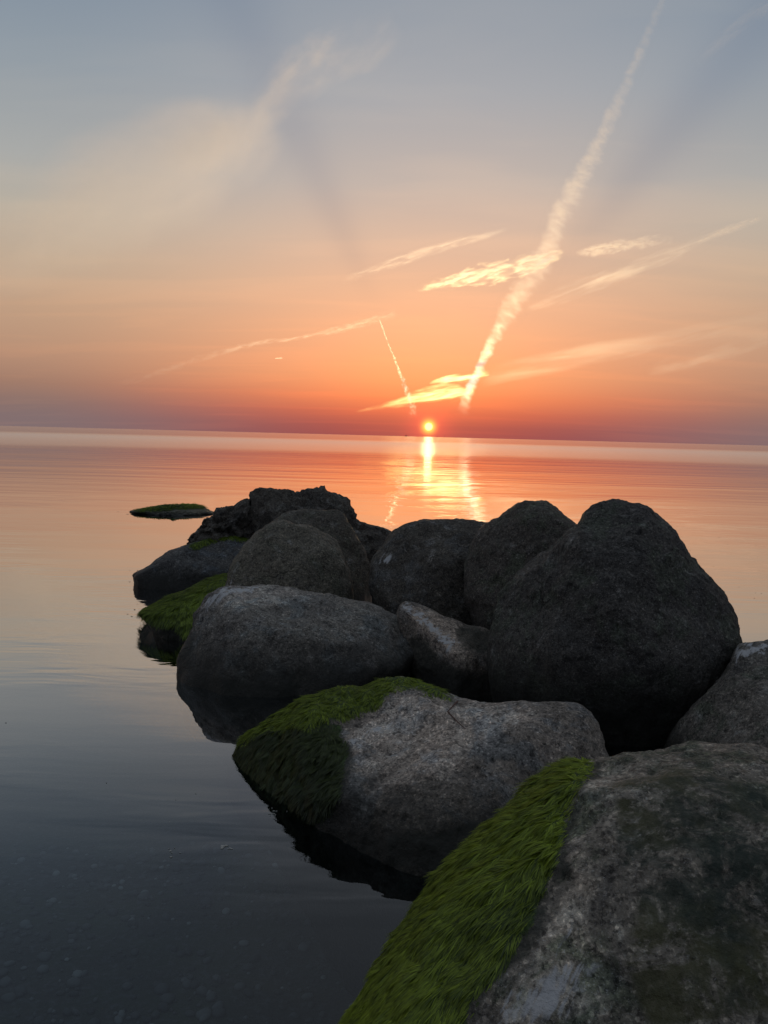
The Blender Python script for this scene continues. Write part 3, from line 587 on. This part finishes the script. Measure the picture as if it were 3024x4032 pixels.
# ------------------------------------------------------------------ clouds and contrails: bodies of thin scattering air
KS = 3024 / 1659.0
def cloud(name, label, path, dist, cat, kd=0.8, g=0.84, noise=(1, 1, 1), rot=0.0, scale=1.0, lo=0.35, hi=0.65, warp=0.4, floor=0.0, edge=0.0, seed=0, group=None, detail=4.0, color=(0.97, 0.97, 0.97, 1), thick=1.8, erode=0.7):
    """path: (x, y, half width, optical depth) along the cloud; the body lies at right angles to the sight line, as deep as it is wide"""
    P = np.array(path, float); mid = ray(*(P[:, :2].mean(0) * KS)); O = CP + mid * dist
    def hit(q):
        d = ray(q[0] * KS, q[1] * KS); return CP + d * (((O - CP) @ mid) / (d @ mid))
    W = np.array([hit(q) for q in P]); o = W[0]; ex = W[-1] - W[0]; Ln = np.linalg.norm(ex); ex /= Ln; ez = mid; ey = np.cross(ez, ex)
    u = (W - o) @ ex / Ln; off = (W - o) @ ey / Ln; wd = P[:, 2] * KS / FSRC * dist / Ln; tau = P[:, 3] * thick
    wm = wd.mean()
    m, t = new_mat(name)
    co = t.n('ShaderNodeTexCoord').outputs['Object']; q = t.n('ShaderNodeSeparateXYZ', {0: t.vm('SCALE', co, None)})
    q.inputs[0].links[0].from_node.inputs['Scale'].default_value = 1.0 / Ln
    U, Y, Z = q.outputs[0], q.outputs[1], q.outputs[2]
    ka = 0.45 / max(np.abs(off).max(), 1e-6); kw = 0.9 / wd.max(); kt = 1.0 / max(tau.max(), 1e-6)
    cc = t.m('DIVIDE', t.m('SUBTRACT', t.curve(U, list(zip(u, 0.5 + off * ka))), 0.5), ka)
    ww = t.m('MAXIMUM', t.m('DIVIDE', t.curve(U, list(zip(u, wd * kw))), kw), wd.max() * 0.02)
    tt = t.m('MAXIMUM', t.m('DIVIDE', t.curve(U, list(zip(u, tau * kt))), kt), 0.0)
    nv = t.map(t.vm('SCALE', q.inputs[0].links[0].from_socket, None), (seed * 3.3, seed * 1.9, seed), (0, 0, rot), noise)
    nv.node.inputs[0].links[0].from_node.inputs['Scale'].default_value = scale / wm
    na = t.noise(nv, 1.0, detail, 0.6, 0.3)
    wv = t.noise(t.map(nv, (5.5, 2.2, 1)), 0.6, 3.0, 0.6)
    yy = t.m('DIVIDE', t.m('ADD', t.m('SUBTRACT', Y, cc), t.m('MULTIPLY', t.m('MULTIPLY', t.m('SUBTRACT', wv, 0.5), 2 * warp), ww)), ww)
    zz = t.m('DIVIDE', t.m('DIVIDE', Z, ww), kd)
    r2 = t.m('ADD', t.m('MULTIPLY', yy, yy), t.m('MULTIPLY', zz, zz))
    prof = t.m('POWER', t.m('MAXIMUM', t.m('SUBTRACT', 1.0, r2), 0.0), 1.35)
    if edge: prof = t.m('MULTIPLY', prof, t.m('MAXIMUM', t.m('ADD', 1.0, t.m('MULTIPLY', yy, edge)), 0.0))
    prof = t.m('MAXIMUM', t.m('SUBTRACT', t.m('MULTIPLY', prof, 1.0 + 0.5 * erode), t.m('MULTIPLY', erode, t.m('SUBTRACT', 1.0, t.ss(na, lo - 0.1, hi + 0.05)))), 0.0)
    tex = t.m('ADD', floor, t.m('MULTIPLY', t.ss(na, lo, hi), 1.0 - floor))
    ends = t.m('MULTIPLY', t.ss(U, 0.0, 0.04), t.ss(U, 0.96, 1.0, 1.0, 0.0))
    dn = t.m('MULTIPLY', t.m('MULTIPLY', prof, tex), t.m('MULTIPLY', tt, ends))
    dn = t.m('DIVIDE', dn, t.m('MULTIPLY', ww, 1.33 * kd * Ln))
    vs = t.n('ShaderNodeVolumeScatter', {'Color': color, 'Density': dn, 'Anisotropy': g})
    film = t.n('ShaderNodeMixShader', {0: 0.996, 1: t.n('ShaderNodeBsdfTranslucent', {'Color': color}).outputs[0], 2: t.n('ShaderNodeBsdfTransparent').outputs[0]})
    t.n('ShaderNodeOutputMaterial', {'Surface': film.outputs[0], 'Volume': vs.outputs[0]})
    n, k = 36, 16; V = []; F = []
    for i in range(n + 1):
        a = i / n; c0 = np.interp(a, u, off); w0 = max(np.interp(a, u, wd), wd.max() * 0.03) * (1.0 + warp * 0.5)
        for j in range(k):
            b = 2 * math.pi * j / k
            V.append(((a) * Ln, (c0 + w0 * math.cos(b)) * Ln, w0 * kd * math.sin(b) * Ln))
    for i in range(n):
        for j in range(k):
            a, b = i * k + j, i * k + (j + 1) % k; F += [(a, b, b + k), (a, b + k, a + k)]
    V += [(0, off[0] * Ln, 0), (Ln, off[-1] * Ln, 0)]; e0, e1 = len(V) - 2, len(V) - 1
    for j in range(k):
        F += [(e0, (j + 1) % k, j), (e1, n * k + j, n * k + (j + 1) % k)]
    ob = mesh_obj(name, V, F, m)
    M4 = Matrix(((ex[0], ey[0], ez[0], o[0]), (ex[1], ey[1], ez[1], o[1]), (ex[2], ey[2], ez[2], o[2]), (0, 0, 0, 1)))
    ob.matrix_world = M4
    bb = np.array([(M4 @ Vector(c))[:] for c in ob.bound_box]); avg = (bb.max(0) - bb.min(0)).mean()
    m.cycles.volume_step_rate = float(np.clip(0.16 * wm * Ln / (0.1 * avg), 0.001, 10))
    tag(ob, label, cat, group or {'contrail': 'contrails over the sea', 'cloud': 'thin clouds lit by the low sun'}[cat])
    return ob

cloud("contrail", "long bright contrail slanting down from the top right towards the sun",
      [(1452, -60, 10, .08), (1432, 0, 11, .11), (1390, 100, 13, .17), (1347, 200, 17, .24), (1303, 300, 22, .29), (1250, 400, 27, .30), (1214, 470, 31, .29), (1190, 540, 32, .24), (1152, 600, 36, .15), (1116, 650, 30, .17), (1087, 700, 24, .26),
       (1060, 750, 18, .42), (1036, 800, 14, .7), (1016, 842, 16, .6), (1005, 872, 18, .22), (998, 905, 22, 0)],
      30000, 'contrail', noise=(1.1, 0.5, 0.15), rot=0.65, scale=1.35, lo=0.30, hi=0.70, warp=0.6, floor=0.35, edge=0.85, seed=1, color=(0.92, 0.94, 1.0, 1), detail=7.0, erode=0.45)
cloud("thin_contrail", "thin thread of contrail left of the sun, widening downwards",
      [(818, 688, 1.8, 0.21), (838, 740, 2.4, 0.3), (856, 785, 3.4, 0.36), (872, 828, 6.5, 0.3), (884, 860, 10, 0.204), (892, 885, 13, 0.096), (897, 903, 14, 0)],
      26000, 'contrail', noise=(0.8, 1, 0.15), lo=0.36, hi=0.62, warp=0.9, floor=0.15, seed=2)
cloud("glowing_cloud", "glowing yellow cloud bank just above the sun",
      [(765, 891, 3, 0), (820, 880, 9, 0.16), (870, 868, 15, 0.44), (910, 858, 20, 0.8), (950, 851, 24, 0.96), (985, 848, 20, 0.8), (1010, 846, 12, 0.4), (1030, 842, 8, 0)],
      40000, 'cloud', noise=(0.14, 1.0, 0.15), rot=-0.1, scale=0.9, lo=0.34, hi=0.6, warp=0.6, floor=0.25, edge=-0.55, seed=3, color=(1, 0.88, 0.42, 1))
cloud("cloud_lobe", "small yellow cloud lobe resting on the glowing bank beside the contrail's foot",
      [(925, 829, 2, 0), (955, 822, 9, .7), (990, 818, 11, .9), (1025, 813, 10, .7), (1060, 806, 8, 0)],
      38000, 'cloud', noise=(0.2, 1.0, 0.15), rot=-0.1, scale=0.9, lo=0.34, hi=0.6, warp=0.5, floor=0.3, seed=23, color=(1, 0.9, 0.45, 1))
cloud("feathered_cloud", "bright feathered cloud streak crossing the long contrail",
      [(890, 626, 5, 0), (960, 612, 18, .5), (1020, 599, 27, .75), (1090, 582, 30, .85), (1150, 566, 25, .9), (1195, 553, 17, .8), (1222, 543, 9, 0)],
      24000, 'cloud', noise=(0.42, 1.5, 0.15), rot=0.42, scale=1.2, lo=0.40, hi=0.64, warp=0.8, floor=0.16, seed=4, color=(1, 0.95, 0.68, 1), thick=1.7)
cloud("streak_cloud", "long peach streak of cloud rising to the upper right of the contrail",
      [(1130, 665, 12, 0), (1230, 632, 20, 0.144), (1330, 594, 21, 0.216), (1430, 558, 20, 0.204), (1500, 527, 17, 0.24), (1570, 499, 12, 0.3), (1620, 483, 9, 0.228), (1655, 470, 6, 0)],
      28000, 'cloud', noise=(0.16, 1.0, 0.15), rot=0.1, lo=0.38, hi=0.66, warp=0.7, floor=0.15, seed=5, thick=2.3)
cloud("wisp_cloud", "short curdled wisp of cloud right of the long contrail",
      [(1240, 547, 5, 0), (1275, 542, 13, 0.35), (1310, 537, 17, 0.42), (1350, 530, 16, 0.315), (1400, 522, 14, 0.175), (1460, 518, 10, 0)],
      26000, 'cloud', noise=(0.6, 1.4, 0.15), rot=0.25, scale=1.0, lo=0.34, hi=0.66, warp=0.7, floor=0.2, seed=6, erode=0.5, thick=2.6)
cloud("pale_streak_cloud", "pale straight streak of cloud above the thin contrail",
      [(730, 612, 8, 0), (800, 586, 13, 0.088), (880, 558, 14, 0.143), (960, 533, 13, 0.154), (1040, 510, 11, 0.11), (1105, 494, 8, 0)],
      27000, 'cloud', noise=(0.2, 1.0, 0.15), rot=0.05, lo=0.36, hi=0.66, warp=0.6, floor=0.2, seed=7)
cloud("faded_contrail", "faded old contrail curving across the lower left sky",
      [(230, 838, 7, 0), (340, 805, 9, 0.035), (440, 772, 9, 0.05), (530, 747, 7, 0.11), (640, 731, 6, 0.12), (740, 710, 10, 0.09), (810, 691, 12, 0.07), (870, 674, 10, 0)],
      32000, 'contrail', noise=(0.3, 1.0, 0.15), lo=0.36, hi=0.64, warp=0.6, floor=0.2, seed=8)
cloud("wide_cloud_band", "wide soft orange cloud band low over the right horizon",
      [(1030, 822, 20, 0), (1140, 790, 30, 0.098), (1260, 766, 36, 0.119), (1380, 744, 36, 0.112), (1500, 724, 34, 0.091), (1620, 708, 32, 0.084), (1740, 690, 28, 0)],
      45000, 'cloud', noise=(0.14, 0.9, 0.15), rot=0.06, lo=0.34, hi=0.66, warp=0.5, floor=0.25, edge=0.5, seed=9)
cloud("cloud_smear", "short orange cloud smear beneath the wide band near the right edge",
      [(1390, 805, 12, 0), (1460, 787, 22, 0.084), (1540, 766, 24, 0.105), (1620, 742, 22, 0.098), (1720, 715, 18, 0)],
      42000, 'cloud', noise=(0.2, 0.9, 0.15), rot=0.06, lo=0.36, hi=0.66, warp=0.6, floor=0.15, seed=10)
cloud("short_contrail", "tiny dash of contrail alone in the left sky",
      [(594, 774.5, 1.2, 0), (598, 774, 1.6, .5), (606, 773.5, 1.6, .5), (611, 773, 1.2, 0)], 30000, 'contrail', warp=0.1, floor=0.8, seed=11)
cloud("peach_cirrus", "large soft peach veil of cirrus in the left sky",
      [(-60, 640, 40, 0), (90, 530, 105, .30), (220, 455, 130, .42), (340, 385, 130, .48), (440, 325, 120, .5), (520, 300, 95, .36), (610, 262, 50, 0)],
      22000, 'cloud', noise=(0.4, 0.8, 0.15), rot=0.25, scale=0.8, lo=0.22, hi=0.80, warp=0.5, floor=0.30, edge=-0.6, seed=12, g=0.72, color=(0.98, 0.93, 0.88, 1), thick=2.2, erode=0.2)
cloud("grey_cirrus", "faint grey-pink veil of cirrus high near the top centre",
      [(540, 300, 24, 0), (590, 210, 60, 0.16), (660, 140, 76, 0.192), (750, 95, 70, 0.144), (860, 40, 40, 0)],
      20000, 'cloud', noise=(0.5, 1.0, 0.15), rot=0.2, scale=0.9, lo=0.3, hi=0.75, warp=0.6, floor=0.12, seed=13, g=0.72, color=(0.98, 0.93, 0.9, 1), thick=2.6)
cloud("ghost_contrail", "very faint old contrail in the top right corner",
      [(1500, 140, 12, 0), (1560, 85, 14, 0.06), (1620, 40, 16, 0.072), (1720, -20, 16, 0)], 20000, 'contrail', noise=(0.3, 1.0, 0.15), lo=0.34, hi=0.7, warp=0.5, floor=0.2, seed=14)

# ------------------------------------------------------------------ small things
def water_at(x, y):
    d = ray(x, y); return CP + d * (CAMH / -d[2])

def plain(name, col, rough=0.8):
    m, t = new_mat(name)
    n = t.noise(t.n('ShaderNodeTexCoord').outputs['Object'], 40.0, 3.0)
    c = t.mix(n, tuple(x * 0.7 for x in col) + (1,), tuple(x * 1.3 for x in col) + (1,))
    p = t.n('ShaderNodeBsdfPrincipled', {'Base Color': c, 'Roughness': rough}); t.n('ShaderNodeOutputMaterial', {'Surface': p.outputs[0]})
    return m

# pebbles on the seabed
def pebbles(count):
    rng = np.random.RandomState(11); U, F = ico(2); VV = []; FF = []; tn = []
    for k in range(count):
        x, y = rng.uniform(-2.2, 1.0), rng.uniform(1.2, 4.2); r = 0.008 + 0.022 * rng.rand() ** 2.5
        sc3 = np.array((1.0, 0.55 + 0.5 * rng.rand(), 0.35 + 0.3 * rng.rand())) * r
        a = rng.uniform(0, 6.3); P = U * sc3 * (1 + 0.25 * pn(U * 1.7 + k * 3.1))[:, None]
        P = np.stack((P[:, 0] * math.cos(a) - P[:, 1] * math.sin(a), P[:, 0] * math.sin(a) + P[:, 1] * math.cos(a), P[:, 2]), 1)
        VV.append(P + (x, y, bed(x, y) + r * 0.2)); FF.append(F + k * len(U)); tn.append(np.full(len(U), rng.rand()))
    m, t = new_mat("pebble_stone")
    a = t.n('ShaderNodeAttribute', attribute_name='tone').outputs['Fac']
    c = t.ramp(a, [(0, (0.04, 0.04, 0.042, 1)), (0.6, (0.09, 0.09, 0.09, 1)), (0.85, (0.15, 0.15, 0.15, 1)), (1, (0.28, 0.28, 0.27, 1))])
    p = t.n('ShaderNodeBsdfPrincipled', {'Base Color': c, 'Roughness': 0.8}); t.n('ShaderNodeOutputMaterial', {'Surface': p.outputs[0]})
    o = mesh_obj("pebbles", np.concatenate(VV), np.concatenate(FF), m); attr(o, 'tone', np.concatenate(tn))
    tag(o, "grey pebbles strewn over the seabed in the shallow water", 'pebbles', kind='stuff')
pebbles(2600)

# flecks of weed and scum afloat
def flecks(name, label, spots, mat, seed):
    rng = np.random.RandomState(seed); VV = []; FF = []; n = 0
    for (x, y, sx, sy, cnt, r0, r1) in spots:
        for k in range(cnt):
            p = water_at(x + rng.normal() * sx, y + rng.normal() * sy); r = rng.uniform(r0, r1) * np.linalg.norm(p - CP)
            kk = 7; a0 = rng.uniform(0, 6.3); st = rng.uniform(0.3, 1.0)
            ring = [(math.cos(a0 + 6.283 * j / kk) * r * rng.uniform(0.5, 1.2), math.sin(a0 + 6.283 * j / kk) * r * rng.uniform(0.5, 1.2) * st) for j in range(kk)]
            for z in (0.0016, -0.004): VV += [(p[0] + a, p[1] + b, z + (0.0008 * rng.rand() if z > 0 else 0)) for a, b in ring]
            FF += [(n, n + j, n + j + 1) for j in range(1, kk - 1)]
            for j in range(kk):
                j2 = (j + 1) % kk; FF += [(n + kk + j, n + kk + j2, n + j2), (n + kk + j, n + j2, n + j)]
            n += 2 * kk
    tag(mesh_obj(name, VV, FF, mat, smooth=False), label, 'flecks', kind='stuff')
q = KS
flecks("scum_flecks", "pale flecks of foam and weed floating on the dark near water",
       [(487 * q, 1832 * q, 14, 9, 9, .0010, .0035), (372 * q, 1842 * q, 11, 9, 6, .0008, .0022), (590 * q, 1757 * q, 30, 9, 10, .0006, .0015), (300 * q, 1700 * q, 300, 200, 4, .0004, .0008)], plain("scum", (0.34, 0.33, 0.30)), 3)
flecks("weed_flecks", "tiny dark scraps of weed drifting on the calm water to the right and left",
       [(1580 * q, 1190 * q, 110, 110, 14, .0003, .0006), (1630 * q, 1290 * q, 30, 80, 4, .0003, .0006), (515, 2260, 20, 14, 6, .0004, .0013), (525, 2415, 14, 20, 6, .0004, .0012), (530, 2016, 25, 8, 14, .0006, .002)], plain("weed_scrap", (0.05, 0.045, 0.035)), 5)

# twigs lying on two boulders
def on(rock, x, y):
    V = rock[1]; Qp = project(V); d2 = (Qp[:, 0] - x) ** 2 + (Qp[:, 1] - y) ** 2; dist = np.linalg.norm(V - CP, axis=1)
    c = np.argsort(d2 + 0)[:60]; c = c[dist[c] < dist[c].min() + 0.12]; return V[c[np.argmin(d2[c])]]
def tube(name, label, pts, r, mat, cat, up=0.004):
    P = [np.array(p) + (0, 0, up) for p in pts]; dense = []
    for i in range(len(P) - 1):
        for s_ in np.linspace(0, 1, 6, endpoint=(i == len(P) - 2)): dense.append(P[i] * (1 - s_) + P[i + 1] * s_)
    VV = []; FF = []; k = 6
    for i, p in enumerate(dense):
        d = dense[min(i + 1, len(dense) - 1)] - dense[max(i - 1, 0)]; d /= np.linalg.norm(d) + 1e-9
        a = np.cross(d, (0.3, 0.2, 1)); a /= np.linalg.norm(a); b = np.cross(d, a); rr = r * (1 - 0.7 * i / len(dense))
        for j in range(k): VV.append(p + rr * (math.cos(6.283 * j / k) * a + math.sin(6.283 * j / k) * b))
        if i:
            for j in range(k):
                j2 = (j + 1) % k; x0 = (i - 1) * k; FF += [(x0 + j, x0 + j2, x0 + k + j2), (x0 + j, x0 + k + j2, x0 + k + j)]
    return tag(mesh_obj(name, VV, FF, mat, loc=dense[0]), label, cat)
twm = plain("twig_bark", (0.10, 0.05, 0.035)); twp = plain("dry_stalk", (0.30, 0.28, 0.24))
tube("twig", "crooked reddish twig lying across the crest of the saddle-backed boulder", [on(B, *px(3, p)[0]) for p in ((975, 165), (945, 200), (975, 235), (1010, 268))], 0.0035, twm, 'twig')
tube("dry_stalk", "short pale dry stalk near the dip of the saddle-backed boulder", [on(B, *px(3, p)[0]) for p in ((1128, 182), (1132, 198), (1140, 215))], 0.0025, twp, 'stalk')

# far vessels on the horizon
dkm = plain("far_hull", (0.035, 0.03, 0.03))
def boxes(name, lst, parent=None, loc=None, mat=dkm):
    VV = []; FF = []
    for (x0, x1, y0, y1, z0, z1, tp) in lst:
        n = len(VV); xm = (x0 + x1) / 2; ym = (y0 + y1) / 2
        for z, k in ((z0, tp), (z1, 1.0)):
            for (x, y) in ((x0, y0), (x1, y0), (x1, y1), (x0, y1)): VV.append((xm + (x - xm) * k, ym + (y - ym) * k, z))
        for f in ((0, 3, 2, 1), (4, 5, 6, 7), (0, 1, 5, 4), (1, 2, 6, 5), (2, 3, 7, 6), (3, 0, 4, 7)): FF.append([n + i for i in f])
    o = mesh_obj(name, np.array(VV), FF, mat, smooth=False)
    if parent is not None: o.parent = parent
    if loc is not None: o.location = loc
    return o
def vessel(name, label, x, D0, k):
    d = ray(x, 1716); d = d / math.hypot(d[0], d[1]); e = bpy.data.objects.new(name, None); COL.objects.link(e)
    e.location = (d[0] * D0, d[1] * D0, 0); tag(e, label, 'ship')
    boxes("hull", [(-7 * k, 7 * k, -2 * k, 2 * k, -0.5, 3.2 * k, 0.82)], e)
    boxes("wheelhouse", [(-3.2 * k, 2.6 * k, -1.5 * k, 1.5 * k, 3.2 * k, 8.6 * k, 1.0)], e)
    boxes("mast", [(-0.5 * k, 0.3 * k, -.3 * k, .3 * k, 8.6 * k, 14 * k, 1.3)], e)
vessel("distant_ship", "tiny dark ship on the horizon just left of the sun", 1599, 6000, 1.05)
vessel("distant_boat", "even smaller boat on the horizon between the ship and the sun", 1607, 7500, 0.6)
for i, (bx_, h) in enumerate(((1751, 13), (1724, 9))):
    d = ray(bx_, 1716); d = d / math.hypot(d[0], d[1])
    o = boxes("beacon", [(-.7, .7, -.7, .7, -1, h, 1.3), (-1.5, 1.5, -1.5, 1.5, h, h + 2, 0.8)], loc=(d[0] * 6500, d[1] * 6500, 0))
    tag(o, ("faint tall beacon pole on the horizon right of the sun", "shorter beacon pole on the horizon closest to the sun's right side")[i], 'beacon')
